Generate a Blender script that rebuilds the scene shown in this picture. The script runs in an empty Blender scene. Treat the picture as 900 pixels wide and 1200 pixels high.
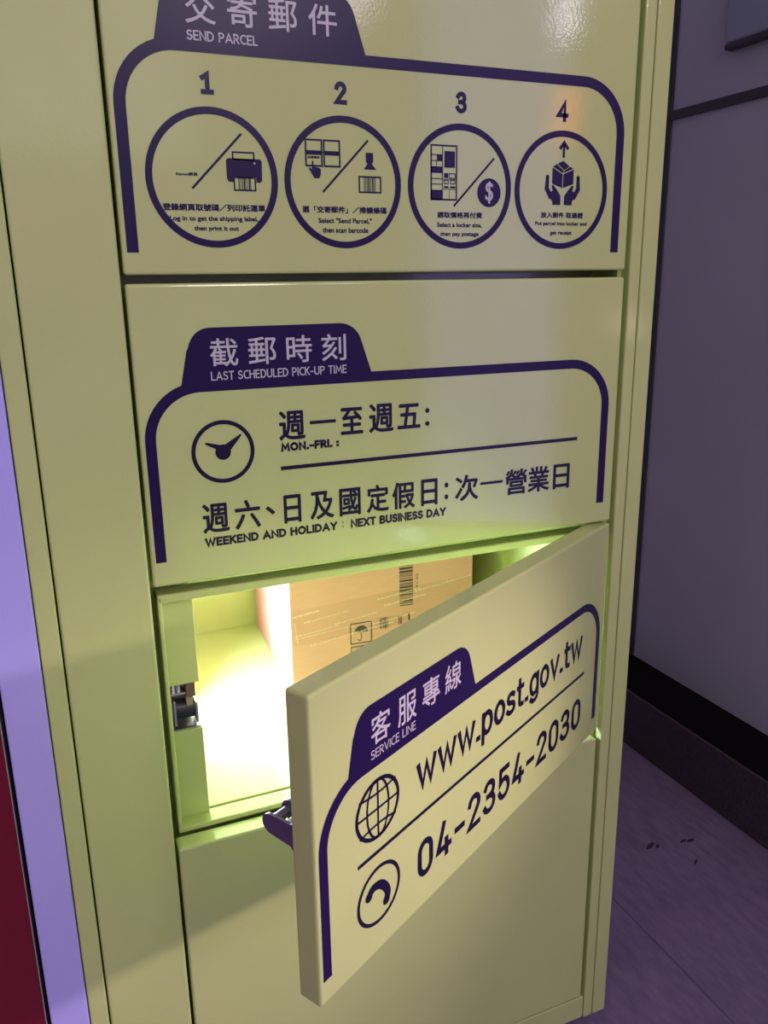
import bpy, bmesh, math, random
from mathutils import Vector, Matrix

SC = bpy.context.scene
COL = SC.collection
random.seed(4)

# ------------------------------------------------------------------ camera
Z0 = 1.0                      # camera height above the floor; door heights below are measured from it
cd = bpy.data.cameras.new('camera')
cam = bpy.data.objects.new('camera', cd)
COL.objects.link(cam)
R_ = Vector((0.9202, -0.3912, -0.0146)); U_ = Vector((0.1177, 0.2410, 0.9634)); F_ = Vector((0.3733, 0.8882, -0.2678))
F_.normalize(); R_ = (R_ - F_ * R_.dot(F_)).normalized(); U_ = R_.cross(F_)
m = Matrix((R_, U_, -F_)).transposed().to_4x4()
m.translation = Vector((-0.07875, -0.72259, Z0 - 0.00101))
cam.matrix_world = m
cd.sensor_fit = 'HORIZONTAL'
cd.sensor_width = 36.0
cd.lens = 969.239 * 36.0 / 900.0
cd.clip_start = 0.01
SC.camera = cam

# ------------------------------------------------------------------ world, lights, exposure
w = bpy.data.worlds.new('world'); SC.world = w; w.use_nodes = True
bg = w.node_tree.nodes['Background']
bg.inputs['Color'].default_value = (0.80, 0.66, 0.88, 1)
bg.inputs['Strength'].default_value = 0.12


def area(name, loc, target, sx, sy, power, color):
    l = bpy.data.lights.new(name, 'AREA'); l.shape = 'RECTANGLE'; l.size = sx; l.size_y = sy
    l.energy = power; l.color = color
    o = bpy.data.objects.new(name, l); COL.objects.link(o)
    o.location = loc
    o.rotation_euler = (Vector(target) - Vector(loc)).to_track_quat('-Z', 'Y').to_euler()
    return o


area('ceiling_light_near', (0.75, -1.6, 2.62), (0.75, -1.6, 0), 0.6, 1.0, 5, (1.0, 0.85, 0.74))
area('ceiling_light_far', (-1.3, -1.3, 2.62), (-1.3, -1.3, 0), 0.5, 1.2, 10, (0.88, 0.80, 1.0))
area('added_wall_wash', (-0.3, -2.85, 2.62), (-0.3, -2.85, 0), 1.6, 0.3, 8, (1.0, 0.87, 0.90))  # added overhead light, washes the front wall and locker front
sp = bpy.data.lights.new('added_front_spot', 'SPOT'); sp.energy = 108; sp.color = (1.0, 0.87, 0.86); sp.spot_size = math.radians(48); sp.spot_blend = 1.0; sp.shadow_soft_size = 0.35
so = bpy.data.objects.new('added_front_spot', sp); COL.objects.link(so); so.location = (0.95, -3.2, 2.5)  # unseen front lamp added to light the locker, fading towards its foot
so.rotation_euler = (Vector((0.25, 0, 1.30)) - so.location).to_track_quat('-Z', 'Y').to_euler()

SC.view_settings.view_transform = 'Standard'
SC.view_settings.look = 'None'
SC.view_settings.gamma = 1.0
SC.view_settings.use_curve_mapping = False
SC.view_settings.exposure = 0.0


# ------------------------------------------------------------------ materials
def new_mat(name, color, rough=0.5, metal=0.0, spec=0.5):
    mt = bpy.data.materials.new(name); mt.use_nodes = True
    nt = mt.node_tree; b = nt.nodes['Principled BSDF']
    b.inputs['Base Color'].default_value = (*color, 1)
    b.inputs['Roughness'].default_value = rough
    b.inputs['Metallic'].default_value = metal
    b.inputs['Specular IOR Level'].default_value = spec
    return mt, nt, b


def coords(nt, scale=(1, 1, 1), kind='Object'):
    tc = nt.nodes.new('ShaderNodeTexCoord'); mp = nt.nodes.new('ShaderNodeMapping')
    mp.inputs['Scale'].default_value = scale
    nt.links.new(tc.outputs[kind], mp.inputs['Vector'])
    return mp.outputs['Vector']


def noise(nt, vec, scale, detail=3, rough=0.5):
    n = nt.nodes.new('ShaderNodeTexNoise')
    n.inputs['Scale'].default_value = scale; n.inputs['Detail'].default_value = detail
    n.inputs['Roughness'].default_value = rough
    nt.links.new(vec, n.inputs['Vector'])
    return n.outputs['Fac']


def bump(nt, b, h, strength, dist):
    bp = nt.nodes.new('ShaderNodeBump')
    bp.inputs['Strength'].default_value = strength; bp.inputs['Distance'].default_value = dist
    nt.links.new(h, bp.inputs['Height']); nt.links.new(bp.outputs['Normal'], b.inputs['Normal'])


def ramp(nt, fac, stops):
    r = nt.nodes.new('ShaderNodeValToRGB')
    e = r.color_ramp.elements
    while len(e) < len(stops): e.new(0.5)
    for i, (p, c) in enumerate(stops):
        e[i].position = p; e[i].color = (*c, 1)
    nt.links.new(fac, r.inputs['Fac'])
    return r.outputs['Color']


def mix(nt, fac, a, b, mode='MIX'):
    mx = nt.nodes.new('ShaderNodeMix'); mx.data_type = 'RGBA'; mx.blend_type = mode
    for k, v in (('Factor', fac), ('A', a), ('B', b)):
        s = [q for q in mx.inputs if q.name == k and (q.type == ('VALUE' if k == 'Factor' else 'RGBA'))][0]
        if hasattr(v, 'is_linked'): nt.links.new(v, s)
        elif isinstance(v, (int, float)): s.default_value = v
        else: s.default_value = (*v, 1)
    return [q for q in mx.outputs if q.type == 'RGBA'][0]


GREEN = (0.515, 0.57, 0.215)


def paint(name, color, rough=0.07, peel=0.00014):
    mt, nt, b = new_mat(name, color, rough)
    v = coords(nt)
    n1 = noise(nt, v, 330, 2)
    bump(nt, b, n1, 0.5, peel)
    n2 = noise(nt, v, 9, 4)
    c = ramp(nt, n2, [(0.3, tuple(x * 0.965 for x in color)), (0.7, tuple(min(1, x * 1.02) for x in color))])
    nt.links.new(c, b.inputs['Base Color'])
    return mt


M = {}
M['green'] = paint('green_gloss_paint', GREEN)
M['purple'] = new_mat('purple_vinyl', (0.017, 0.007, 0.052), 0.3, 0.0, 0.2)[0]
M['ink'] = new_mat('dark_purple_ink', (0.010, 0.0055, 0.028), 0.3, 0.0, 0.3)[0]
M['pale'] = new_mat('pale_lettering', (0.50, 0.47, 0.48), 0.45)[0]
M['lavender'] = paint('lavender_white_plastic', (0.47, 0.41, 0.86), 0.3)
M['red'] = paint('dark_red_panel', (0.15, 0.002, 0.016), 0.35)
M['black'] = new_mat('black_gap', (0.012, 0.010, 0.016), 0.6)[0]
M['thin_edge'] = new_mat('grey_edge', (0.45, 0.42, 0.42), 0.4)[0]
M['steel'] = new_mat('zinc_steel', (0.62, 0.60, 0.62), 0.28, 1.0)[0]
M['dark_steel'] = new_mat('dark_purple_steel', (0.13, 0.085, 0.19), 0.4, 0.2)[0]
M['roller'] = new_mat('black_roller', (0.018, 0.018, 0.035), 0.35)[0]
M['brown'] = new_mat('brown_plastic', (0.16, 0.085, 0.07), 0.5)[0]
M['tan'] = new_mat('tan_plastic', (0.34, 0.24, 0.17), 0.5)[0]
M['box_ink'] = new_mat('box_print', (0.05, 0.035, 0.03), 0.6)[0]
M['tape_ink_and_glint'] = new_mat('white_tape_print_and_glint', (0.80, 0.60, 0.44), 0.5)[0]

mt, nt, b = new_mat('cardboard', (0.53, 0.30, 0.14), 0.75)
v = coords(nt); n = noise(nt, coords(nt, (6, 6, 90)), 7, 5, 0.6)
nt.links.new(ramp(nt, n, [(0.3, (0.60, 0.29, 0.215)), (0.7, (0.67, 0.34, 0.255))]), b.inputs['Base Color'])
bump(nt, b, noise(nt, v, 300, 3), 0.15, 0.0004)
M['cardboard'] = mt

mt, nt, b = new_mat('parcel_tape', (0.60, 0.36, 0.18), 0.13)
b.inputs['Alpha'].default_value = 0.14
bump(nt, b, noise(nt, coords(nt, (9, 1, 60)), 3, 4), 0.5, 0.002)
M['tape'] = mt

mt, nt, b = new_mat('wall_panel', (0.48, 0.46, 0.58), 0.55)
n = noise(nt, coords(nt), 2.2, 5)
nt.links.new(ramp(nt, n, [(0.3, (0.45, 0.43, 0.545)), (0.7, (0.52, 0.50, 0.62))]), b.inputs['Base Color'])
bump(nt, b, noise(nt, coords(nt), 160, 3), 0.2, 0.0005)
M['wall'] = mt
M['wall_trim'] = new_mat('dark_joint_trim', (0.045, 0.035, 0.060), 0.5)[0]
mt, nt, b = new_mat('dark_baseboard', (0.055, 0.035, 0.050), 0.5)
n = noise(nt, coords(nt), 220, 3)
nt.links.new(ramp(nt, n, [(0.3, (0.04, 0.025, 0.038)), (0.7, (0.08, 0.052, 0.070))]), b.inputs['Base Color'])
M['base'] = mt
M['ledge'] = new_mat('black_ledge', (0.004, 0.003, 0.005), 0.9, 0.0, 0.1)[0]
M['board'] = new_mat('blue_grey_board', (0.30, 0.34, 0.47), 0.45)[0]
M['room'] = new_mat('room_wall', (0.78, 0.74, 0.76), 0.7)[0]
M['ceil'] = new_mat('ceiling_white', (0.70, 0.68, 0.70), 0.8)[0]

mt, nt, b = new_mat('floor_tile', (0.25, 0.2, 0.27), 0.35)
v = coords(nt)
br = nt.nodes.new('ShaderNodeTexBrick')
br.offset = 0.0
br.inputs['Scale'].default_value = 1.0
br.inputs['Mortar Size'].default_value = 0.0012
br.inputs['Mortar Smooth'].default_value = 0.2
br.inputs['Brick Width'].default_value = 0.6096
br.inputs['Row Height'].default_value = 0.9144
br.inputs['Color1'].default_value = (1, 1, 1, 1); br.inputs['Color2'].default_value = (0.94, 0.94, 0.94, 1)
br.inputs['Mortar'].default_value = (0.30, 0.26, 0.34, 1)
mp = nt.nodes.new('ShaderNodeMapping'); mp.inputs['Location'].default_value = (-0.714 + 0.6096 * 8, -0.56 + 0.9144 * 8, 0)
nt.links.new(v, mp.inputs['Vector']); nt.links.new(mp.outputs['Vector'], br.inputs['Vector'])
sv = coords(nt, (22, 7, 1)); sv.node.inputs['Rotation'].default_value = (0, 0, 0.9)
n = noise(nt, sv, 3, 6, 0.65)
c1 = ramp(nt, n, [(0.25, (0.165, 0.118, 0.205)), (0.5, (0.24, 0.175, 0.29)), (0.75, (0.31, 0.235, 0.36))])
c2 = mix(nt, 1.0, c1, br.outputs['Color'], 'MULTIPLY')
n3 = noise(nt, coords(nt, (1, 1, 1)), 5, 4)
c3 = mix(nt, ramp(nt, n3, [(0.35, (0, 0, 0)), (0.8, (0.5, 0.5, 0.5))]), c2, (0.14, 0.10, 0.175))
nt.links.new(c3, b.inputs['Base Color'])
M['floor'] = mt


def emit(name, color, strength):
    mt = bpy.data.materials.new(name); mt.use_nodes = True
    nt = mt.node_tree; nt.nodes.remove(nt.nodes['Principled BSDF'])
    e = nt.nodes.new('ShaderNodeEmission'); e.inputs['Color'].default_value = (*color, 1)
    e.inputs['Strength'].default_value = strength
    nt.links.new(e.outputs[0], nt.nodes['Material Output'].inputs[0])
    return mt


M['window'] = emit('lit_window', (0.46, 0.37, 1.0), 2.2)
M['window_high'] = emit('lit_high_window', (0.88, 0.74, 1.0), 7.0)
M['window_front'] = emit('lit_front_window', (1.0, 0.90, 0.95), 1.25)
M['tube_glow'] = emit('tube_glow', (0.8, 0.75, 1.0), 18.0)
M['signal_glow'] = emit('signal_glow', (1.0, 0.22, 0.06), 12.0)
M['warm_glow'] = emit('warm_glow', (1.0, 0.80, 0.58), 3.0)
M['lamp_glow'] = emit('lamp_glow', (0.95, 0.97, 1.0), 12.0)
M['ceiling_glow'] = emit('ceiling_lamp_glow', (0.9, 0.86, 1.0), 9.0)


# ------------------------------------------------------------------ mesh helpers
def link(name, bm, mats, parent=None, loc=(0, 0, 0), rotz=0.0, smooth=False):
    me = bpy.data.meshes.new(name)
    if smooth:
        for f in bm.faces: f.smooth = True
    bm.to_mesh(me); bm.free()
    for k in (mats if isinstance(mats, (list, tuple)) else [mats]): me.materials.append(M[k])
    o = bpy.data.objects.new(name, me); COL.objects.link(o)
    o.parent = parent; o.location = loc; o.rotation_euler = (0, 0, rotz)
    return o


def empty(name, loc, label=None, cat=None, group=None, rotz=0.0):
    o = bpy.data.objects.new(name, None); COL.objects.link(o)
    o.location = loc; o.rotation_euler = (0, 0, rotz); o.empty_display_size = 0.1
    if label: o['label'] = label; o['category'] = cat
    if group: o['group'] = group
    return o


def box(bm, x0, x1, y0, y1, z0, z1, bev=0.0, seg=3, mi=0):
    t = bmesh.new()
    bmesh.ops.create_cube(t, size=1)
    for vv in t.verts:
        vv.co = Vector(((x0 + x1) / 2 + vv.co.x * (x1 - x0), (y0 + y1) / 2 + vv.co.y * (y1 - y0), (z0 + z1) / 2 + vv.co.z * (z1 - z0)))
    if bev: bmesh.ops.bevel(t, geom=t.edges[:], offset=bev, segments=seg, affect='EDGES', profile=0.5)
    merge(bm, t, mi)


def merge(bm, t, mi=0, mat=None):
    mp = {}
    for vv in t.verts: mp[vv] = bm.verts.new(mat @ vv.co if mat else vv.co)
    for f in t.faces:
        try:
            g = bm.faces.new([mp[q] for q in f.verts]); g.material_index = mi; g.smooth = f.smooth
        except ValueError: pass
    t.free()


def cyl(bm, a, bb, r, seg=20, mi=0, r2=None):
    a = Vector(a); bb = Vector(bb); d = bb - a
    t = bmesh.new()
    bmesh.ops.create_cone(t, cap_ends=True, segments=seg, radius1=r, radius2=r if r2 is None else r2, depth=d.length)
    mt_ = Matrix.Translation((a + bb) / 2) @ d.to_track_quat('Z', 'Y').to_matrix().to_4x4()
    merge(bm, t, mi, mt_)


# --- flat prints: every shape lies in a door's own x/z plane; origin of a door is its hinge edge
W = 0.5


class Print:
    """collects flat vinyl shapes; x runs 0..W from the free edge to the hinge, z is height relative to the camera"""
    def __init__(self, y=-0.00025): self.bm = bmesh.new(); self.y = y

    def v(self, p, y=None): return self.bm.verts.new((p[0] - W, self.y if y is None else y, p[1]))

    def poly(self, pts, mi=0, lift=0.0):
        f = self.bm.faces.new([self.v(p, self.y - lift) for p in pts])
        f.material_index = mi
        f.normal_update()
        if f.normal.y > 0: f.normal_flip()
        return self

    def rect(self, x0, z0, x1, z1, mi=0, lift=0.0):
        return self.poly([(x0, z0), (x1, z0), (x1, z1), (x0, z1)], mi, lift)

    def line(self, a, bb, wd, mi=0, lift=0.0):
        a = Vector(a); bb = Vector(bb); n = (bb - a).normalized(); n = Vector((-n.y, n.x)) * wd / 2
        return self.poly([a + n, bb + n, bb - n, a - n], mi, lift)

    def path(self, pts, wd, mi=0, lift=0.0, closed=False, taper=None):
        P = [Vector(p) for p in pts]; n = len(P); L = []; Rr = []
        for i in range(n):
            p0 = P[i - 1] if (i or closed) else P[i]; p1 = P[(i + 1) % n] if (i < n - 1 or closed) else P[i]
            d0 = (P[i] - p0); d1 = (p1 - P[i])
            d0 = d0.normalized() if d0.length else d1.normalized(); d1 = d1.normalized() if d1.length else d0
            t = (d0 + d1).normalized(); k = 1 / max(0.5, math.sqrt((1 + d0.dot(d1)) / 2))
            hw = (taper[i] if taper else wd) / 2 * k; nn = Vector((-t.y, t.x)) * hw
            L.append(self.v(P[i] + nn, self.y - lift)); Rr.append(self.v(P[i] - nn, self.y - lift))
        for i in range(n if closed else n - 1):
            j = (i + 1) % n
            f = self.bm.faces.new([L[i], Rr[i], Rr[j], L[j]]); f.material_index = mi
            f.normal_update()
            if f.normal.y > 0: f.normal_flip()
        return self

    def frame(self, x0, z0, x1, z1, wd, mi=0, lift=0.0):
        h = wd / 2
        return self.path([(x0 + h, z0 + h), (x1 - h, z0 + h), (x1 - h, z1 - h), (x0 + h, z1 - h)], wd, mi, lift, True)

    def ring(self, cx, cz, rx, rz, wd, mi=0, n=72, lift=0.0):
        return self.path([(cx + (rx - wd / 2) * math.cos(2 * math.pi * i / n), cz + (rz - wd / 2) * math.sin(2 * math.pi * i / n)) for i in range(n)], wd, mi, lift, True)

    def disc(self, cx, cz, rx, rz=None, mi=0, n=40, lift=0.0):
        rz = rz or rx
        return self.poly([(cx + rx * math.cos(2 * math.pi * i / n), cz + rz * math.sin(2 * math.pi * i / n)) for i in range(n)], mi, lift)

    def text(self, s, x0, z0, x1, z1, bold=0.0, mi=0, lift=0.0, rot=0.0, copies=8):
        """lettering stretched to the box x0..x1, z0..z1 (its ink, not its line height)"""
        cu = bpy.data.curves.new('t', 'FONT'); cu.body = s; cu.size = 1.0
        cu.resolution_u = 3
        o = bpy.data.objects.new('t', cu); COL.objects.link(o)
        dg = bpy.context.evaluated_depsgraph_get(); dg.update()
        me = o.evaluated_get(dg).to_mesh()
        vs = [q.co.copy() for q in me.vertices]
        fs = [tuple(pq.vertices) for pq in me.polygons]
        o.evaluated_get(dg).to_mesh_clear()
        bpy.data.objects.remove(o); bpy.data.curves.remove(cu)
        if not vs: return self
        ax = min(q.x for q in vs); bx = max(q.x for q in vs); ay = min(q.y for q in vs); by = max(q.y for q in vs)
        r = bold; x0 += r; x1 -= r; z0 += r; z1 -= r
        sx = (x1 - x0) / (bx - ax); sy = (z1 - z0) / (by - ay)
        c, sn = math.cos(rot), math.sin(rot)
        offs = [(0, 0)]
        if r: offs += [(r * math.cos(a), r * math.sin(a)) for a in [math.radians(45 + 360 * k / copies) for k in range(copies)]]
        for k, (ox, oz) in enumerate(offs):
            nv = []
            for q in vs:
                dx = (q.x - ax) * sx + ox; dz = (q.y - ay) * sy + oz
                nv.append(self.v((x0 + dx * c - dz * sn, z0 + dx * sn + dz * c), self.y - lift - k * 2e-6))
            for f in fs:
                try: g = self.bm.faces.new([nv[i] for i in f])
                except ValueError: continue
                g.material_index = mi
                g.normal_update()
                if g.normal.y > 0: g.normal_flip()
        return self

    def letters(self, s, x0, z0, x1, z1, wd, gap=.20, mi=0, lift=0.0):
        """plain road-sign style lettering drawn with strokes of even width; z0..z1 is the capital height"""
        x = 0.0; items = []
        for ch in s:
            if ch == ' ': x += .42; continue
            gw, strokes = GLYPH[ch]
            items.append((x, strokes)); x += gw + gap
        x -= gap
        hw = wd / 2
        sx = (x1 - x0 - wd) / x; sz = z1 - z0 - wd
        for k, (gx_, strokes) in enumerate(items):
            for n_, st in enumerate(strokes):
                closed = st[0] == st[-1] and len(st) > 3
                pts = [(x0 + hw + (gx_ + a) * sx, z0 + hw + b_ * sz) for a, b_ in (st[:-1] if closed else st)]
                if not closed:                                     # butt ends reach the full letter height
                    for e, i_ in ((0, 1), (-1, -2)):
                        d = (Vector(pts[e]) - Vector(pts[i_])).normalized() * hw
                        pts[e] = (pts[e][0] + d.x, pts[e][1] + d.y)
                self.path(pts, wd, mi, lift + n_ * 3e-6, closed)
        return self

    def done(self, name, mats, parent, label=None):
        o = link(name, self.bm, mats, parent)
        if label: o['label'] = label
        return o


def arc(cx, cz, r, a0, a1, n=10, rz=None):
    rz = rz or r
    return [(cx + r * math.cos(math.radians(a0 + (a1 - a0) * i / n)), cz + rz * math.sin(math.radians(a0 + (a1 - a0) * i / n))) for i in range(n + 1)]


def el(cx, cz, rx, rz, a0, a1, n=10):
    return arc(cx, cz, rx, a0, a1, n, rz)


def _glyphs():
    G = {}
    o_ = lambda w, h=1.0, z=0.0: el(w / 2, z + h / 2, w / 2, h / 2, 90, 450, 28)
    G['A'] = (.66, [[(0, 0), (.33, 1), (.66, 0)], [(.14, .3), (.52, .3)]])
    G['B'] = (.50, [[(0, 0), (0, 1), (.24, 1)] + el(.24, .77, .22, .23, 90, -90) + [(.0, .54)], [(.24, .54)] + el(.26, .27, .24, .27, 90, -90) + [(0, 0)]])
    G['C'] = (.52, [el(.36, .5, .36, .5, 62, 298, 18)])
    G['D'] = (.58, [[(0, 0), (0, 1), (.2, 1)] + el(.2, .5, .38, .5, 90, -90, 14) + [(.0, 0)]])
    G['E'] = (.42, [[(.42, 1), (0, 1), (0, 0), (.42, 0)], [(0, .52), (.37, .52)]])
    G['F'] = (.40, [[(.40, 1), (0, 1), (0, 0)], [(0, .52), (.36, .52)]])
    G['H'] = (.56, [[(0, 0), (0, 1)], [(.56, 0), (.56, 1)], [(0, .52), (.56, .52)]])
    G['I'] = (.02, [[(0.01, 0), (0.01, 1)]])
    G['K'] = (.50, [[(0, 0), (0, 1)], [(.48, 1), (.04, .48)], [(.14, .6), (.50, 0)]])
    G['L'] = (.40, [[(0, 1), (0, 0), (.40, 0)]])
    G['M'] = (.74, [[(0, 0), (.06, 1), (.37, .28), (.68, 1), (.74, 0)]])
    G['N'] = (.58, [[(0, 0), (0, 1), (.58, 0), (.58, 1)]])
    G['O'] = (.70, [o_(.70)])
    G['P'] = (.48, [[(0, 0), (0, 1), (.22, 1)] + el(.22, .73, .26, .27, 90, -90) + [(0, .46)]])
    G['R'] = (.50, [[(0, 0), (0, 1), (.22, 1)] + el(.22, .74, .24, .26, 90, -90) + [(0, .48)], [(.22, .46), (.50, 0)]])
    G['S'] = (.46, [el(.24, .75, .22, .25, 40, 270, 12)[:-1] + el(.22, .26, .24, .26, 84, -150, 14)])
    G['T'] = (.52, [[(0, 1), (.52, 1)], [(.26, 1), (.26, 0)]])
    G['U'] = (.56, [[(0, 1), (0, .3)] + el(.28, .3, .28, .3, 180, 360, 12) + [(.56, 1)]])
    G['V'] = (.62, [[(0, 1), (.31, 0), (.62, 1)]])
    G['W'] = (.90, [[(0, 1), (.22, 0), (.45, .92), (.68, 0), (.90, 1)]])
    G['X'] = (.56, [[(0, 1), (.56, 0)], [(.56, 1), (0, 0)]])
    G['Y'] = (.58, [[(0, 1), (.29, .46), (.58, 1)], [(.29, .46), (.29, 0)]])
    G['.'] = (.06, [[(0.0, .03), (.06, .03)]])
    G['-'] = (.30, [[(0, .40), (.30, .40)]])
    G[':'] = (.06, [[(0.0, .08), (.06, .08)], [(0, .62), (.06, .62)]])
    # figures
    G['0'] = (.46, [[(0, .3)] + el(.23, .7, .23, .3, 180, 0, 12) + el(.23, .3, .23, .3, 0, -180, 12)])
    G['1'] = (.34, [[(.0, .80), (.19, .97), (.19, 0)], [(0, 0), (.36, 0)]])
    G['2'] = (.46, [el(.23, .74, .22, .26, 170, -28, 12) + [(.0, 0), (.46, 0)]])
    G['3'] = (.46, [el(.22, .76, .21, .24, 160, -90, 12) + [(.14, .52)], [(.2, .52)] + el(.22, .26, .24, .26, 90, -160, 14)])
    G['4'] = (.50, [[(.24, 1), (0, .22), (.50, .22)], [(.36, .44), (.36, 0)]])
    G['\u2463'] = (.50, [[(.37, 0), (.37, .98), (.0, .25), (.50, .25)]])      # closed figure four
    G['5'] = (.46, [[(.42, 1), (.05, 1), (.03, .54)] + el(.22, .32, .24, .32, 120, -160, 14)])
    # small letters, x-height .70
    G['w'] = (.70, [[(0, .70), (.18, 0), (.35, .66), (.52, 0), (.70, .70)]])
    G['v'] = (.46, [[(0, .70), (.23, 0), (.46, .70)]])
    G['p'] = (.44, [[(0, -.27), (0, .70)], el(.22, .35, .22, .35, 90, 450, 26)])
    G['o'] = (.46, [o_(.46, .70)])
    G['s'] = (.38, [el(.20, .53, .18, .17, 35, 270, 10)[:-1] + el(.18, .18, .20, .18, 84, -150, 12)])
    G['t'] = (.28, [[(.10, .92), (.10, .14)] + el(.22, .14, .12, .14, 180, 270, 6) + [(.28, 0)], [(0, .68), (.28, .68)]])
    G['g'] = (.44, [el(.22, .35, .22, .35, 90, 450, 26), [(.44, .70), (.44, -.08)] + el(.22, -.08, .22, .19, 0, -150, 10)])
    return G


GLYPH = _glyphs()


def tab_frame(parent, zt, zleg):
    """the purple folder-tab outline; zt = top of its long line, zleg = foot of both legs"""
    T = 0.0092
    xa, xb = 0.0042, 0.4884
    p = Print()
    out = [(xa, zleg)]
    out += arc(xa + 0.050, zt - 0.050, 0.050, 180, 108, 10)            # outer left curve up to the tab
    out += [(0.0386, zt - 0.0025)]
    out += [(0.0450, zt + 0.026)] + arc(0.0655, zt + 0.0235, 0.0195, 165, 90, 8, 0.0215)
    out += arc(0.1840, zt + 0.0235, 0.0215, 90, 18, 8, 0.0215) + [(0.2142, zt)]
    out += arc(xb - 0.050, zt - 0.050, 0.050, 90, 0, 12)
    out += [(xb, zleg), (xb - T, zleg)]
    out += arc(xb - 0.050, zt - 0.050, 0.050 - T, 0, 90, 12)
    out += arc(xa + 0.050, zt - 0.050, 0.050 - T, 90, 180, 12)
    out += [(xa + T, zleg)]
    p.poly(out)
    return p.done('tab_frame', ['purple'], parent, 'purple folder-tab outline printed on the door')


# ------------------------------------------------------------------ room
def structure(name, bm, mats):
    o = link(name, bm, mats); o['kind'] = 'structure'
    return o


XW = 1.168; YB = 0.76; YF = -3.4; XL = -2.6; HC = 2.7
bm = bmesh.new(); box(bm, XL - .1, XW + .1, YF - .1, YB + .1, -0.1, 0.0)
for sx_, sy_, l_, w_, a_ in ((.861, .282, .013, .0045, .4), (.872, .276, .007, .003, .7), (.925, .268, .008, .003, .2), (.938, .264, .010, .0035, .1), (.905, .215, .010, .002, .6)):   # black scuffs
    vs_ = [bm.verts.new((sx_ + l_ * math.cos(t) * math.cos(a_) - w_ * math.sin(t) * math.sin(a_), sy_ + l_ * math.cos(t) * math.sin(a_) + w_ * math.sin(t) * math.cos(a_), .0003)) for t in [math.radians(k * 36) for k in range(10)]]
    bm.faces.new(vs_).material_index = 1
structure('floor', bm, ['floor', 'wall_trim'])
bm = bmesh.new(); box(bm, XL - .1, XW + .1, YF - .1, YB + .1, HC, HC + .1); structure('ceiling', bm, 'ceil')
# right wall, with a tall lit glass opening towards the corridor beside the photographer
WA, WB, WH = -1.95, -1.085, 2.25
bm = bmesh.new()
box(bm, XW, XW + .1, WB, YB + .1, 0, HC)
box(bm, XW, XW + .1, YF - .1, WA, 0, HC)
box(bm, XW, XW + .1, WA, WB, WH, HC)
structure('wall_right', bm, 'wall')
bm = bmesh.new(); box(bm, XW + .05, XW + .07, WA, WB, 0.0, WH); structure('window_1', bm, 'window')
bm = bmesh.new(); box(bm, XW - .012, XW + .002, -2.72, -2.25, 1.93, 2.45, .003, 2); structure('window_2', bm, 'window_high')
bm = bmesh.new(); box(bm, XL - .1, XW, YB, YB + .1, 0, HC); structure('wall_back', bm, 'wall')
bm = bmesh.new(); box(bm, XL - .1, XW, YF - .1, YF, 0, HC); structure('wall_front', bm, 'room')
bm = bmesh.new(); box(bm, -2.3, .75, YF - .002, YF + .012, 1.57, 2.60, .003, 2); structure('window_3', bm, 'window_front')
bm = bmesh.new(); box(bm, XL - .1, XL, YF, YB, 0, HC); structure('wall_left', bm, 'room')
# joint trims on the right wall
bm = bmesh.new(); box(bm, XW - .004, XW, .716, .742, 0.131, HC, .001); structure('trim_1', bm, 'wall_trim')
bm = bmesh.new(); box(bm, XW - .006, XW, WB + .05, .716, Z0 + .303, Z0 + .3205, .001); structure('trim_2', bm, 'wall_trim')
# deep baseboard with a black top ledge
bm = bmesh.new()
box(bm, 1.044, XW, WB, YB, 0.0, 0.128, 0.002, 2, 0)
box(bm, 1.050, XW, WB, YB, 0.1275, 0.131, 0, 2, 1)
structure('baseboard_right', bm, ['base', 'ledge'])

# ------------------------------------------------------------------ locker
LX, LY = 0.22, 0.28
T = 0.022
TOP = 0.80
locker = empty('parcel_locker', (LX, LY, 0.0),
               'tall yellow-green parcel locker with purple printed doors, one door swung open', 'locker')


def part(name, bm, mats, parent=locker, label=None, smooth=False):
    """bm is in scene coordinates with heights relative to the camera"""
    bmesh.ops.translate(bm, verts=bm.verts[:], vec=(-LX, -LY, Z0))
    o = link(name, bm, mats, parent, smooth=smooth)
    if label: o['label'] = label
    return o


BOT = -0.9625
Y1 = 0.58
# carcass: bulkhead behind the doors, back, bottom, top, compartment walls
bm = bmesh.new()
CX0, CX1, CZ0, CZ1 = 0.006, 0.494, -0.532, -0.286
YBK = 0.058
box(bm, -.081, .520, YBK, YBK + .003, CZ1, TOP)             # bulkhead above the open compartment
box(bm, -.081, .520, YBK, YBK + .003, BOT + .004, CZ0)       # bulkhead below
box(bm, -.081, CX0, YBK, YBK + .003, CZ0, CZ1)
box(bm, CX1, .520, YBK, YBK + .003, CZ0, CZ1)
box(bm, -.081, .520, Y1 - .003, Y1, BOT + .004, TOP)
box(bm, -.081, .520, YBK + .003, Y1, BOT + .002, BOT + .006)
box(bm, -.0997, .5405, .0, Y1, TOP, TOP + .004)
part('body', bm, 'green')
bm = bmesh.new()
YC = 0.503
box(bm, .040, CX1, .0475, YC, CZ0 - .004, -.5295, .0012, 2)          # compartment floor tray
box(bm, CX0, CX1, YC, YC + .003, CZ0, CZ1)                           # back
box(bm, .0375, .0395, .045, YC, CZ0, -.4345)                         # left wall, open where the lock sits
box(bm, .0375, .0395, .045, YC, -.381, CZ1)
box(bm, .0375, .0395, .105, YC, -.4345, -.381)
box(bm, CX1 - .002, CX1, YBK, YC, CZ0, CZ1)
box(bm, CX0, CX1, YBK + .003, YC, CZ1, CZ1 + .003)
box(bm, CX0, CX1, YBK + .003, YC, CZ0 - .007, CZ0 - .004)
part('compartment', bm, 'green')
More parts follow.
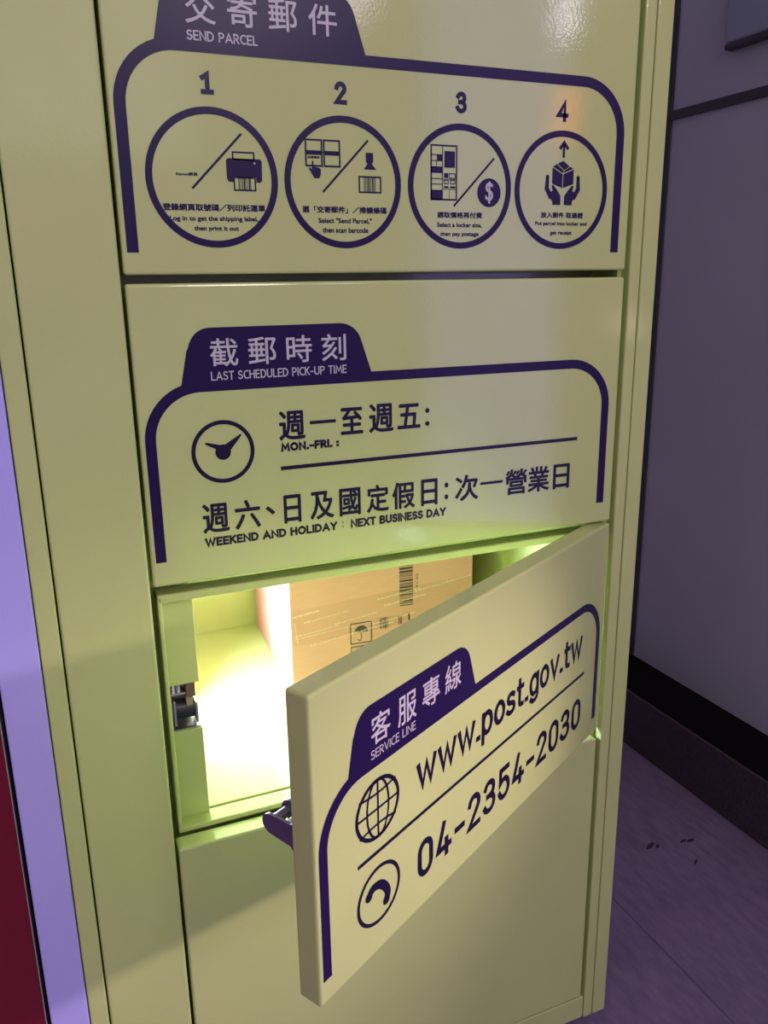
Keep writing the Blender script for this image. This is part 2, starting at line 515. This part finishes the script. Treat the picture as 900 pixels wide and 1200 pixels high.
# rim of the compartment with the recessed lock flange
bm = bmesh.new()
FX0, FX1, FZ0, FZ1 = 0.0048, 0.4965, -0.5375, -0.2795
box(bm, FX0, FX1, .0245, .047, FZ1 - .0085, FZ1, .0018, 3)
box(bm, FX0, FX1, .0245, .047, FZ0, -.5312, .0018, 3)
box(bm, FX0, FX0 + .0042, .0245, .047, FZ0 + .001, FZ1 - .001, .0016, 3)
box(bm, FX1 - .0042, FX1, .0245, .047, FZ0 + .001, FZ1 - .001, .0016, 3)
box(bm, .0085, .0395, .0412, .0440, -.3818, -.2872, .0006, 2)
box(bm, .0085, .0395, .0412, .0440, -.5313, -.4331, .0006, 2)
part('compartment_frame', bm, 'green')
# long upright covers
bm = bmesh.new(); box(bm, -.0812, -.0030, 0, .030, BOT, TOP, .0025, 4); part('pillar', bm, 'green')
bm = bmesh.new(); box(bm, .5058, .5196, 0, .030, BOT, TOP, .0018, 3); box(bm, .5002, .5062, .013, YBK + .002, BOT + .004, TOP - .004); part('post', bm, 'green')  # inner plate in the hinge gap added to block a light leak
bm = bmesh.new(); box(bm, -.0997, -.0826, 0, Y1, BOT, TOP, .0016, 3); part('side_panel', bm, 'green')
bm = bmesh.new(); box(bm, .5207, .5405, 0, Y1, BOT, TOP, .0016, 3); part('side_panel', bm, 'green')
bm = bmesh.new(); box(bm, -.0022, .5046, .001, .030, BOT + .001, -.9272, .0012, 3); part('plinth_panel', bm, 'green')
# adjustable feet
for fx in (-.05, .48):
    for fy in (.20, .52):
        bm = bmesh.new(); cyl(bm, (fx, fy, -1.0), (fx, fy, -.992), .022); cyl(bm, (fx, fy, -.992), (fx, fy, BOT + .003), .008)
        part('foot', bm, 'black')

# lock inside the flange
bm = bmesh.new()
box(bm, .0100, .0370, .075, .077, -.4335, -.3812)           # back plate
box(bm, .0096, .0112, .043, .076, -.4335, -.3812)
box(bm, .0096, .0385, .044, .076, -.4335, -.4315)           # bottom plate
box(bm, .0100, .0262, .046, .062, -.3955, -.3930, .0005)    # cross bar
cyl(bm, (.0150, .055, -.394), (.0150, .055, -.381), .0022, 14)
cyl(bm, (.0205, .055, -.394), (.0205, .055, -.381), .0030, 14)
lock = part('door_lock', bm, 'steel', label='small zinc and black door lock in the left flange')
lx = -LX, -LY


def sub(name, bm, mats, parent):
    bmesh.ops.translate(bm, verts=bm.verts[:], vec=(-LX, -LY, Z0))
    return link(name, bm, mats, parent)


bm = bmesh.new(); box(bm, .0265, .0355, .044, .062, -.3985, -.3815, .0008); box(bm, .0262, .0330, .046, .060, -.4085, -.3980, .0008, 2, 1)
sub('solenoid', bm, ['brown', 'tan'], lock)
bm = bmesh.new(); cyl(bm, (.0155, .0560, -.4140), (.0345, .0560, -.4150), .0102, 28); sub('roller', bm, 'roller', lock)
bm = bmesh.new(); box(bm, .0132, .0152, .045, .067, -.4290, -.4010, .002, 3); box(bm, .0350, .0368, .045, .067, -.4290, -.4060, .002, 3)
sub('roller_bracket', bm, 'steel', lock)
# lamp on the compartment's left wall, behind the lock flange
bm = bmesh.new(); box(bm, .0393, .0470, .218, .322, -.395, -.345, .0015, 2)
lamp = part('compartment_lamp', bm, 'steel')
bm = bmesh.new(); box(bm, .0465, .0485, .222, .318, -.390, -.350); sub('lamp_diffuser', bm, 'lamp_glow', lamp)
ll = bpy.data.lights.new('compartment_lamp_light', 'AREA'); ll.shape = 'RECTANGLE'; ll.size = .03; ll.size_y = .09; ll.energy = 7.4; ll.color = (.59, .72, 1.0)
ll.spread = math.radians(175)
lo = bpy.data.objects.new('compartment_lamp_light', ll); COL.objects.link(lo); lo.location = (.050, .2700, Z0 - .370)
lo.rotation_euler = Vector((1, -.62, -.06)).to_track_quat('-Z', 'Y').to_euler()


# ------------------------------------------------------------------ doors
def door(z0, z1, label, rotz=0.0):
    bm = bmesh.new()
    box(bm, -W, 0, 0, T, z0, z1, .0026, 4)
    o = link('door', bm, 'green', locker, loc=(W - LX, -LY, Z0), rotz=rotz)
    o['label'] = label
    return o


# --- upper door: how to send a parcel
d1 = door(.0074, .262, 'upper locker door printed with four numbered parcel-sending steps')
tab_frame(d1, .1845, .0248)
p = Print(-.0005)
for s, x0, z0, x1, z1 in (('交', .0638, .1955, .0878, .2200), ('寄', .0972, .1962, .1212, .2205), ('郵', .1306, .1962, .1546, .2195), ('件', .1642, .1958, .1890, .2190)):
    p.text(s, x0, z0, x1, z1, .00022)
p.letters('SEND PARCEL', .0640, .1836, .1208, .1908, .00115, gap=.24)
p.done('heading_text', ['pale'], d1, 'pale heading reading SEND PARCEL in two scripts')
for s, x0, x1, z0, z1 in (('1', .0722, .0824, .1454, .1622), ('2', .1852, .1964, .1449, .1628), ('3', .3009, .3120, .1446, .1626), ('4', .4086, .4218, .1436, .1622)):
    p = Print(); p.letters('\u2463' if s == '4' else s, x0, z0, x1, z1, .0038); p.done('step_number', ['purple'], d1, 'purple step number ' + s)
for cx, cz, r in ((.0779, .0827, .0545), (.1921, .0824, .0541), (.3066, .0822, .0537), (.4177, .0820, .0535)):
    p = Print(); p.ring(cx, cz, r, .0540, .0056); p.done('step_ring', ['purple'], d1)


def barcode(p, x0, x1, z0, z1, n, mi=0, lift=0.0):
    rr = random.Random(7); x = x0
    step = (x1 - x0) / n
    for i in range(n):
        wd = step * rr.choice((.35, .5, .75)); p.rect(x, z0, x + wd, z1, mi, lift); x += step


# icons
p = Print()                                                    # step 1: slash and printer (the square code stays blank)
p.line((.0601, .0748), (.1030, .1178), .0019)
p.text('Ezpost網頁', .0477, .0838, .0652, .0870, .00014, copies=4)
p.frame(.0942, .0975, .1132, .1042, .0013)
q_ = [(.0890, .0835), (.0890, .0968)] + arc(.0912, .0966, .0022, 180, 90, 4) + arc(.1169, .0966, .0022, 90, 0, 4) + arc(.1165, .0828, .0022, 0, -90, 4) + [(.1138, .0806), (.1138, .0848), (.0943, .0848), (.0943, .0806)] + arc(.0915, .0828, .0022, 270, 180, 4)
p.poly(q_)
p.frame(.0943, .0737, .1134, .0849, .0013)
barcode(p, .0985, .1100, .0750, .0848, 8)
p.disc(.1128, .0955, .0008, mi=1, lift=.0002, n=14)
p.done('step_icon', ['purple', 'pale'], d1, 'printer symbol with slash')
p = Print()                                                    # step 2: touch screen, slash, scanner
for x0, x1 in ((.1571, .1729), (.1735, .1891)):
    for z0, z1 in ((.0949, .1058), (.1064, .1169)):
        p.frame(x0, z0, x1, z1, .0015)
p.rect(.1571, .1056, .1891, .1066)
p.text('交寄郵件', .1592, .1012, .1706, .1036, .00015, copies=4)
p.poly([(.1630, .0985)] + arc(.1637, .0988, .0008, 180, 0, 5) + [(.1645, .0950), (.1690, .0942)] + arc(.1697, .0926, .0012, 90, 0, 4) + [(.1708, .0890), (.1694, .0858), (.1648, .0857), (.1622, .0900), (.1600, .0936), (.1611, .0944), (.1629, .0924)], lift=.0001)
p.line((.1722, .0747), (.2150, .1178), .0019)
p.poly([(.2126, .1010), (.2126, .1072)] + arc(.2136, .1070, .0010, 180, 90, 4) + arc(.2187, .1070, .0010, 90, 0, 4) + [(.2197, .1010), (.2190, .0996), (.2134, .0996)])
p.poly([(.2140, .0996), (.2184, .0996), (.2192, .0978), (.2226, .0942), (.2105, .0942), (.2134, .0978)])
p.frame(.2055, .0748, .2271, .0889, .0014)
barcode(p, .2105, .2222, .0762, .0877, 9)
p.done('step_icon', ['purple'], d1, 'touch screen and barcode scanner symbols with slash')
p = Print()                                                    # step 3: locker front, slash, coin
p.frame(.2756, .0705, .3028, .1178, .0014)
p.rect(.2873, .0708, .2881, .1176)
for z in (.1092, .1042, .0989, .0942, .0890, .0843, .0790): p.rect(.2758, z - .0004, .2876, z + .0004)
p.rect(.2820, .1042, .2876, .1092); p.rect(.2758, .0942, .2876, .0989); p.rect(.2758, .0708, .2876, .0790); p.rect(.2812, .0989, .2818, .1042)
p.rect(.2896, .0986, .3004, .1126); p.rect(.2893, .0897, .2935, .0939); p.frame(.2942, .0893, .3010, .0939, .0008)
p.rect(.2881, .0884, .3026, .0889); p.frame(.2893, .0845, .2940, .0882, .0008); p.frame(.2955, .0845, .3008, .0882, .0008)
p.rect(.2893, .0810, .2940, .0828); p.rect(.2955, .0810, .3010, .0828); p.rect(.2881, .0798, .3026, .0803); p.rect(.2946, .0708, .2950, .0800)
p.line((.2995, .0657), (.3415, .1084), .0019)
p.disc(.3366, .0782, .0125, .0127)
p.text('$', .3325, .0686, .3409, .0880, .0003, mi=1, lift=.0002)
p.done('step_icon', ['purple', 'pale'], d1, 'locker and dollar coin symbols with slash')
p = Print()                                                    # step 4: arrow, cube, hands
p.line((.4183, .1118), (.4183, .1240), .0026); p.path([(.4136, .1196), (.4183, .1252), (.4232, .1196)], .0030)
p.poly([(.4182, .1092), (.4116, .1063), (.4196, .1006), (.4254, .1043)])
p.poly([(.4109, .1059), (.4064, .1036), (.4180, .0979), (.4190, .1002)]); p.poly([(.4259, .1040), (.4302, .1026), (.4186, .0979), (.4200, .1003)])
p.poly([(.4061, .1028), (.4178, .0970), (.4178, .0845), (.4061, .0882)]); p.poly([(.4306, .1018), (.4187, .0970), (.4187, .0845), (.4306, .0884)])
for sg in (-1, 1):
    X = lambda d: .4184 + sg * d
    p.path([(X(.0176), .0945), (X(.0181), .0838), (X(.0125), .0752)], .0036, taper=[.0034, .0046, .0052])
    p.disc(X(.0176), .0945, .0017, n=14)
    p.poly([(X(.0112), .0690), (X(.0020), .0690), (X(.0022), .0772), (X(.0060), .0822), (X(.0108), .0872), (X(.0128), .0862), (X(.0112), .0822), (X(.0150), .0800), (X(.0170), .0800), (X(.0140), .0752), (X(.0113), .0722)], lift=.0001)
p.done('step_icon', ['purple'], d1, 'hands holding a box under an arrow symbol')
# captions
for cn, cb, lines in (('登錄網頁取號碼／列印託運單', (.0350, .0574, .1203, .0632), (('Log in to get the shipping label,', .0400, .0492, .1136, .0534), ('then print it out', .0592, .0416, .0966, .0457))),
                      ('選「交寄郵件」／掃讀條碼', (.1528, .0576, .2319, .0634), (('Select "Send Parcel,"', .1672, .0492, .2173, .0535), ('then scan barcode', .1707, .0418, .2139, .0456))),
                      ('選取價格再付費', (.2823, .0552, .3297, .0607), (('Select a locker size,', .2823, .0471, .3294, .0511), ('then pay postage', .2855, .0389, .3262, .0430))),
                      ('放入郵件 取憑證', (.3944, .0568, .4438, .0624), (('Put parcel into locker and', .3883, .0495, .4487, .0534), ('get receipt', .4059, .0408, .4313, .0448)))):
    p = Print(); p.text(cn, *cb, .00030, copies=4)
    for s, a, b_, c_, d_ in lines: p.text(s, a, b_ - .0005, c_, d_ + .0003, .00024, copies=4)
    p.done('step_caption', ['purple'], d1)

# --- middle door: last pick-up time
d2 = door(-.2624, .0005, 'middle locker door printed with a clock and last scheduled pick-up time')
tab_frame(d2, -.0812, -.2396)
p = Print(-.0005)
for s, x0, x1 in (('截', .0648, .0892), ('郵', .0984, .1236), ('時', .1330, .1568), ('刻', .1660, .1896)): p.text(s, x0, -.0694, x1, -.0455, .00022)
p.letters('LAST SCHEDULED PICK-UP TIME', .0644, -.0812, .1896, -.0736, .00105, gap=.24)
p.done('heading_text', ['pale'], d2, 'pale heading reading LAST SCHEDULED PICK-UP TIME in two scripts')
p = Print()
p.ring(.0708, -.1443, .0283, .0283, .0037); p.disc(.0706, -.1447, .0070)
p.poly([(.0648, -.1418), (.0553, -.1366), (.0550, -.1352), (.0565, -.1350), (.0690, -.1382), (.0706, -.1440)], lift=.0001)
p.poly([(.0722, -.1382), (.0862, -.1300), (.0876, -.1296), (.0878, -.1310), (.0776, -.1432), (.0706, -.1447)], lift=.0001)
p.done('clock_icon', ['ink'], d2, 'dark purple clock symbol')
p = Print()
for s, x0, z0, x1, z1, bo in (('週', .1226, -.1392, .1478, -.1122, .00065), ('一', .1522, -.1262, .1776, -.1232, .0002), ('至', .1822, -.1388, .2048, -.1134, .00065), ('週', .2108, -.1394, .2364, -.1118, .00065), ('五', .2402, -.1382, .2648, -.1140, .00065), (':', .2698, -.1372, .2746, -.1196, .0002)):
    p.text(s, x0, z0, x1, z1, bo)
p.letters('MON.-FRI. :', .1238, -.1494, .1800, -.1414, .0022, gap=.30)
p.done('weekday_text', ['ink'], d2, 'dark lettering for Monday to Friday')
p = Print(); p.rect(.1228, -.1666, .4498, -.1630); p.done('divider_line', ['ink'], d2)
p = Print()
for s, x0, x1 in (('週', .0478, .0722), ('六', .0772, .1012), ('、', .1062, .1152), ('日', .1236, .1404), ('及', .1492, .1732), ('國', .1786, .2006), ('定', .2068, .2304), ('假', .2338, .2586), ('日', .2652, .2836), (':', .2914, .2958), ('次', .3034, .3304), ('一', .3324, .3592), ('營', .3622, .3884), ('業', .3896, .4166), ('日', .4212, .4420)):
    z0, z1 = -.2180, -.1906
    if s == '一': z0, z1 = -.2034, -.2006
    if s == '、': z0, z1 = -.2076, -.1992
    if s == ':': z0, z1 = -.2140, -.1962
    p.text(s, x0, z0, x1, z1, .0006)
p.letters('WEEKEND AND HOLIDAY', .0486, -.2306, .1758, -.2222, .0021, gap=.28); p.rect(.1812, -.2286, .1824, -.2274); p.rect(.1812, -.2244, .1824, -.2232)
p.letters('NEXT BUSINESS DAY', .1897, -.2307, .2931, -.2220, .0021, gap=.28)
p.done('weekend_text', ['ink'], d2, 'dark lettering for weekends and holidays')

# --- open door: service line
TH = 0.51378
d3 = door(-.5232, -.2650, 'open locker door printed with a web address and phone number', TH)
tab_frame(d3, -.3448, -.5020)
p = Print(-.0005)
for s, x0, x1 in (('客', .0656, .0896), ('服', .0990, .1240), ('專', .1320, .1572), ('線', .1650, .1900)): p.text(s, x0, -.3350, x1, -.3098, .00022)
p.letters('SERVICE LINE', .0649, -.3460, .1225, -.3383, .00095)
p.done('heading_text', ['pale'], d3, 'pale heading reading SERVICE LINE in two scripts')
p = Print()
gx, gz, gr = .0726, -.3910, .0276
p.ring(gx, gz, gr, .0264, .0034)
p.line((gx, gz - .025), (gx, gz + .025), .0021); p.line((gx - .0265, gz), (gx + .0265, gz), .0021)
for sg in (-1, 1):
    p.path([(gx + sg * .0135 * math.cos(t), gz + .0252 * math.sin(t)) for t in [math.radians(a) for a in range(-90, 91, 10)]], .0021)
    hz = .0135
    p.path([(gx - .0228 + .0456 * i / 8, gz + sg * (hz + .0025 * (abs(i - 4) / 4) ** 2)) for i in range(9)], .0021)
p.done('globe_icon', ['ink'], d3, 'dark globe symbol')
p = Print(); p.letters('www.post.gov.tw', .1240, -.4058, .4415, -.3716, .0053, gap=.22); p.done('website_text', ['ink'], d3, 'dark web address lettering')
p = Print(); p.rect(.0467, -.4312, .4500, -.4278); p.done('divider_line', ['ink'], d3)
p = Print()
p.ring(.0722, -.4690, .0278, .0265, .0033)
hp = [(.0592, -.4640), (.0630, -.4602), (.0690, -.4596), (.0752, -.4622), (.0805, -.4680), (.0832, -.4748), (.0812, -.4808)]
hp2 = []
for i in range(len(hp) - 1):                                   # smooth curve through the points
    a_, b_, c_, e_ = hp[max(i - 1, 0)], hp[i], hp[i + 1], hp[min(i + 2, len(hp) - 1)]
    for k in range(6):
        t = k / 6
        hp2.append(tuple(.5 * (2 * b_[n] + (c_[n] - a_[n]) * t + (2 * a_[n] - 5 * b_[n] + 4 * c_[n] - e_[n]) * t * t + (3 * b_[n] - a_[n] - 3 * c_[n] + e_[n]) * t ** 3) for n in (0, 1)))
hp2.append(hp[-1])
p.path(hp2, .0078); p.disc(*hp[0], .0044, lift=.0001); p.disc(*hp[-1], .0044, lift=.0001)
p.done('phone_icon', ['ink'], d3, 'dark telephone receiver symbol')
p = Print(); p.letters('04-2354-2030', .1250, -.4934, .4455, -.4565, .0059, gap=.29); p.done('phone_number', ['ink'], d3, 'dark phone number lettering')
# striker of the open door: two plates joined by a pin, on its back
bm = bmesh.new()
for x, zt_ in ((.0120, 0), (.0330, 0)):
    t = bmesh.new()
    prof = [(T - .001, -.3800), (T - .001, -.4090), (.030, -.4080), (.0345, -.4032), (.0545, -.4012)] + [(.0545 + .0085 * math.sin(math.radians(a)), -.3927 - .0085 * math.cos(math.radians(a))) for a in range(15, 180, 15)] + [(.0545, -.3842), (.034, -.3842)]
    va = [t.verts.new((x - W - .0012, y, z)) for y, z in prof]; vb = [t.verts.new((x - W + .0012, y, z)) for y, z in prof]
    t.faces.new(va); t.faces.new(list(reversed(vb)))
    for i in range(len(prof)):
        j = (i + 1) % len(prof); t.faces.new([va[j], va[i], vb[i], vb[j]])
    bmesh.ops.recalc_face_normals(t, faces=t.faces[:])
    merge(bm, t, 0)
cyl(bm, (.0102 - W, .0555, -.3927), (.0345 - W, .0555, -.3927), .0042, 24)
hook = link('striker', bm, 'dark_steel', d3); hook['label'] = 'dark purple steel striker plates behind the open door'
bm = bmesh.new(); cyl(bm, (.0125 - W, .0555, -.3927), (.0325 - W, .0555, -.3927), .0036, 20); cyl(bm, (.0120 - W, .040, -.3885), (.0330 - W, .040, -.3885), .0026, 16); link('striker_pin', bm, 'pale', d3)

# --- plain bottom door
d4 = door(-.9250, -.5375, 'plain bottom locker door without printing')

door(.2685, .755, 'plain locker door above the printed ones')
bm = bmesh.new(); box(bm, -.0022, .5046, .001, .030, .7600, TOP, .0012, 3); part('top_panel', bm, 'green')

# ------------------------------------------------------------------ parcel in the open compartment
ang = -math.atan2(.069, .998)
BW, BD, BH = .2575, .262, .228
parcel = empty('cardboard_parcel', (.190, .235, Z0 - .5293), 'brown cardboard parcel sealed with clear tape inside the open locker compartment', 'parcel', rotz=ang)
bm = bmesh.new(); box(bm, 0, BW, 0, BD, 0, BH, .0016, 2); link('carton', bm, 'cardboard', parcel)


def bp_(x, z):  # scene x and height -> on the front of the parcel
    return ((x - .190) / math.cos(ang), z + .5293)


class BoxPrint(Print):
    def v(self, p_, y=None): return self.bm.verts.new((p_[0], self.y if y is None else y, p_[1]))


p = BoxPrint(-.0004)
tz = lambda x: .0745 + x * .055
p.poly([(0, tz(0)), (BW, tz(BW)), (BW, tz(BW) + .052), (0, tz(0) + .048)])
bm = p.bm
t = bmesh.new(); vs = [t.verts.new(q) for q in ((-.0004, 0, tz(0)), (-.0004, 0, tz(0) + .048), (-.0004, .07, tz(0) + .046), (-.0004, .07, tz(0) - .003))]; t.faces.new(vs); merge(bm, t)
tape = link('packing_tape', bm, 'tape', parcel); tape['label'] = 'clear packing tape with small white web addresses'
p = BoxPrint(-.0007)
for x, z in ((.170, -.4165), (.208, -.4262), (.2489, -.4340), (.3085, -.4080), (.2154, -.4590), (.2720, -.4510), (.318, -.4180), (.362, -.4030), (.302, -.4420), (.196, -.4440), (.408, -.3960)):
    a_, c_ = bp_(x, z)
    ln = .060
    if a_ < .004: ln = .060 + (a_ - .004); a_ = .004
    if a_ + ln > BW - .002: ln = BW - .002 - a_
    s = '24h.pchome.com.tw'
    k = max(4, int(len(s) * ln / .060)); s = s[-k:] if x < .19 else s[:k]
    p.text(s, a_, c_, a_ + ln, c_ + .0032, .00012, copies=4, rot=math.radians(8))
p.line(bp_(.1955, -.4460), bp_(.2370, -.4412), .0007); p.line(bp_(.2370, -.4412), bp_(.3000, -.4370), .0005)  # crease highlight along the tape's lower edge, put in as pale strips
p.line(bp_(.196, -.4225), bp_(.199, -.452), .0010); p.poly([(.0004, .030), (.0016, .034), (.0012, .060), (.0018, .085), (.0004, .088)])
p.done('tape_print_and_glint', ['tape_ink_and_glint'], tape)
p = BoxPrint(-.0005)
a0, zt_ = bp_(.3400, -.3300); a1, zb_ = bp_(.3592, -.4203)
rr = random.Random(3); z = zb_
while z < zt_:
    h = rr.choice((.0008, .0012, .0020, .0028)); p.rect(a0, z, a1, min(z + h, zt_)); z += h + rr.choice((.0008, .0012, .0018))
a2, z2 = bp_(.3665, -.4010)
p.text('04Y-02', a2, z2, a2 + .024, z2 + .0034, 0, rot=math.radians(90))
p.done('barcode', ['box_ink'], parcel, 'black barcode printed upright on the carton')
p = BoxPrint(-.0005)
a0, z0 = bp_(.2702, -.4650); a1, z1 = bp_(.3003, -.4352)
p.frame(a0, z0, a1, z1, .0012)
cx = (a0 + a1) / 2; cz = (z0 + z1) / 2
p.poly(arc(cx, cz + .001, .0095, 180, 0, 12, .0095)); p.rect(cx - .0006, cz - .0085, cx + .0006, cz + .001); p.path(arc(cx - .0022, cz - .0085, .0022, 0, -180, 6), .0011)
for k in (-1, 0, 1): p.line((cx + k * .005 - .001, cz + .0128), (cx + k * .005 - .002, cz + .0105), .0008)
a0, z0 = bp_(.2702, -.5000); a1, z1 = bp_(.3003, -.4685)
p.frame(a0, z0, a1, z1, .0012)
cx = (a0 + a1) / 2; cz = (z0 + z1) / 2
for sg in (-1, 1): p.line((cx + sg * .006, cz - .009), (cx + sg * .006, cz + .008), .0022); p.poly([(cx + sg * .006 - .0038, cz + .005), (cx + sg * .006 + .0038, cz + .005), (cx + sg * .006, cz + .0115)])
p.done('handling_marks', ['box_ink'], parcel, 'black umbrella and arrow handling marks')
p = BoxPrint(-.0006)
a0, z0 = bp_(.312, -.449); barcode(p, a0, a0 + .012, z0, z0 + .016, 6)
a0, z0 = bp_(.338, -.446); p.text('10', a0, z0, a0 + .005, z0 + .012, .0002); a0, z0 = bp_(.352, -.442); p.text('1', a0, z0, a0 + .0025, z0 + .010, .0002)
p.done('carton_print', ['box_ink'], parcel)

# ------------------------------------------------------------------ neighbour on the left
kiosk = empty('service_kiosk', (-.44, .30, 0), 'dark red kiosk panel with lavender white edge at the left of the locker', 'kiosk')


def kpart(name, bm, mats, label=None):
    bmesh.ops.translate(bm, verts=bm.verts[:], vec=(.44, -.30, Z0))
    o = link(name, bm, mats, kiosk)
    if label: o['label'] = label
    return o


bm = bmesh.new(); box(bm, -.78, -.1372, .012, .58, -1.0, .72); kpart('body', bm, 'black')
bm = bmesh.new(); box(bm, -.1350, -.1006, .0, .58, -1.0, .72, .0015, 3); kpart('edge_trim', bm, 'lavender', 'lavender white upright edge of the kiosk')
bm = bmesh.new(); box(bm, -.775, -.1395, .002, .0115, -.985, .70, .0008, 2, 0); kpart('front_panel', bm, 'red', 'dark red front panel')
bm = bmesh.new(); box(bm, -.1394, -.1389, .002, .0115, -.985, .70); kpart('panel_edge', bm, 'thin_edge')

# ------------------------------------------------------------------ board on the right wall
board = empty('notice_board', (XW, .40, Z0 + .62), 'blue-grey notice board hung on the grey wall above the dark trim', 'board')
bm = bmesh.new(); box(bm, -.022, -.0005, -.25, .172, -.216, .28, .006, 3); link('panel', bm, 'board', board)
bm = bmesh.new(); box(bm, -.021, -.0005, -.249, .171, -.226, -.2155, .003, 2); link('bottom_shade_strip', bm, 'wall_trim', board)  # dark strip built in for the shade along the board's lower edge

# ------------------------------------------------------------------ lamps on the right wall, mirrored in the upper door
wl = empty('wall_lamp', (XW, -1.045, 1.82), 'slim upright wall lamp with a pale tube beside the tall lit opening', 'lamp')
bm = bmesh.new(); box(bm, -.030, -.0005, -.022, .022, -.31, .31, .004, 2); link('housing', bm, 'steel', wl)
bm = bmesh.new(); cyl(bm, (-.038, 0, -.29), (-.038, 0, .29), .013); link('tube', bm, 'tube_glow', wl)
sl = empty('signal_lamp', (XW, -1.045, 1.37), 'small orange signal lamp on the right wall below the slim wall lamp', 'lamp')
bm = bmesh.new(); box(bm, -.020, -.0005, -.024, .024, -.08, .08, .004, 2); link('housing', bm, 'wall_trim', sl)
bm = bmesh.new(); box(bm, -.034, -.019, -.018, .018, -.06, .06, .006, 3); link('lens', bm, 'signal_glow', sl)

# unseen warm lamp added on the right wall to brighten the open door's free end
ws = empty('added_fill_spot', (XW, -.70, .92), 'small added warm fill spotlight low on the grey right wall aimed at the open door', 'lamp')
bm = bmesh.new(); box(bm, -.012, -.0005, -.05, .05, -.05, .05, .004, 3); cyl(bm, (-.011, 0, 0), (-.045, 0, 0), .010); link('bracket', bm, 'steel', ws)
bm = bmesh.new(); cyl(bm, (-.040, -.012, .014), (-.110, .022, -.012), .030, 28, 0, .036); link('barrel', bm, 'steel', ws)
bm = bmesh.new(); cyl(bm, (-.1095, .0218, -.0118), (-.1125, .0233, -.0129), .030, 28); link('lens', bm, 'warm_glow', ws)
wl_ = bpy.data.lights.new('added_fill_spot_light', 'SPOT'); wl_.energy = 44; wl_.color = (1.0, .76, .88); wl_.spot_size = math.radians(43); wl_.spot_blend = 1.0; wl_.shadow_soft_size = .03
wo = bpy.data.objects.new('added_fill_spot_light', wl_); COL.objects.link(wo); wo.location = (XW - .125, -.672, .905)
wo.rotation_euler = (Vector((.12, -.21, .46)) - wo.location).to_track_quat('-Z', 'Y').to_euler()
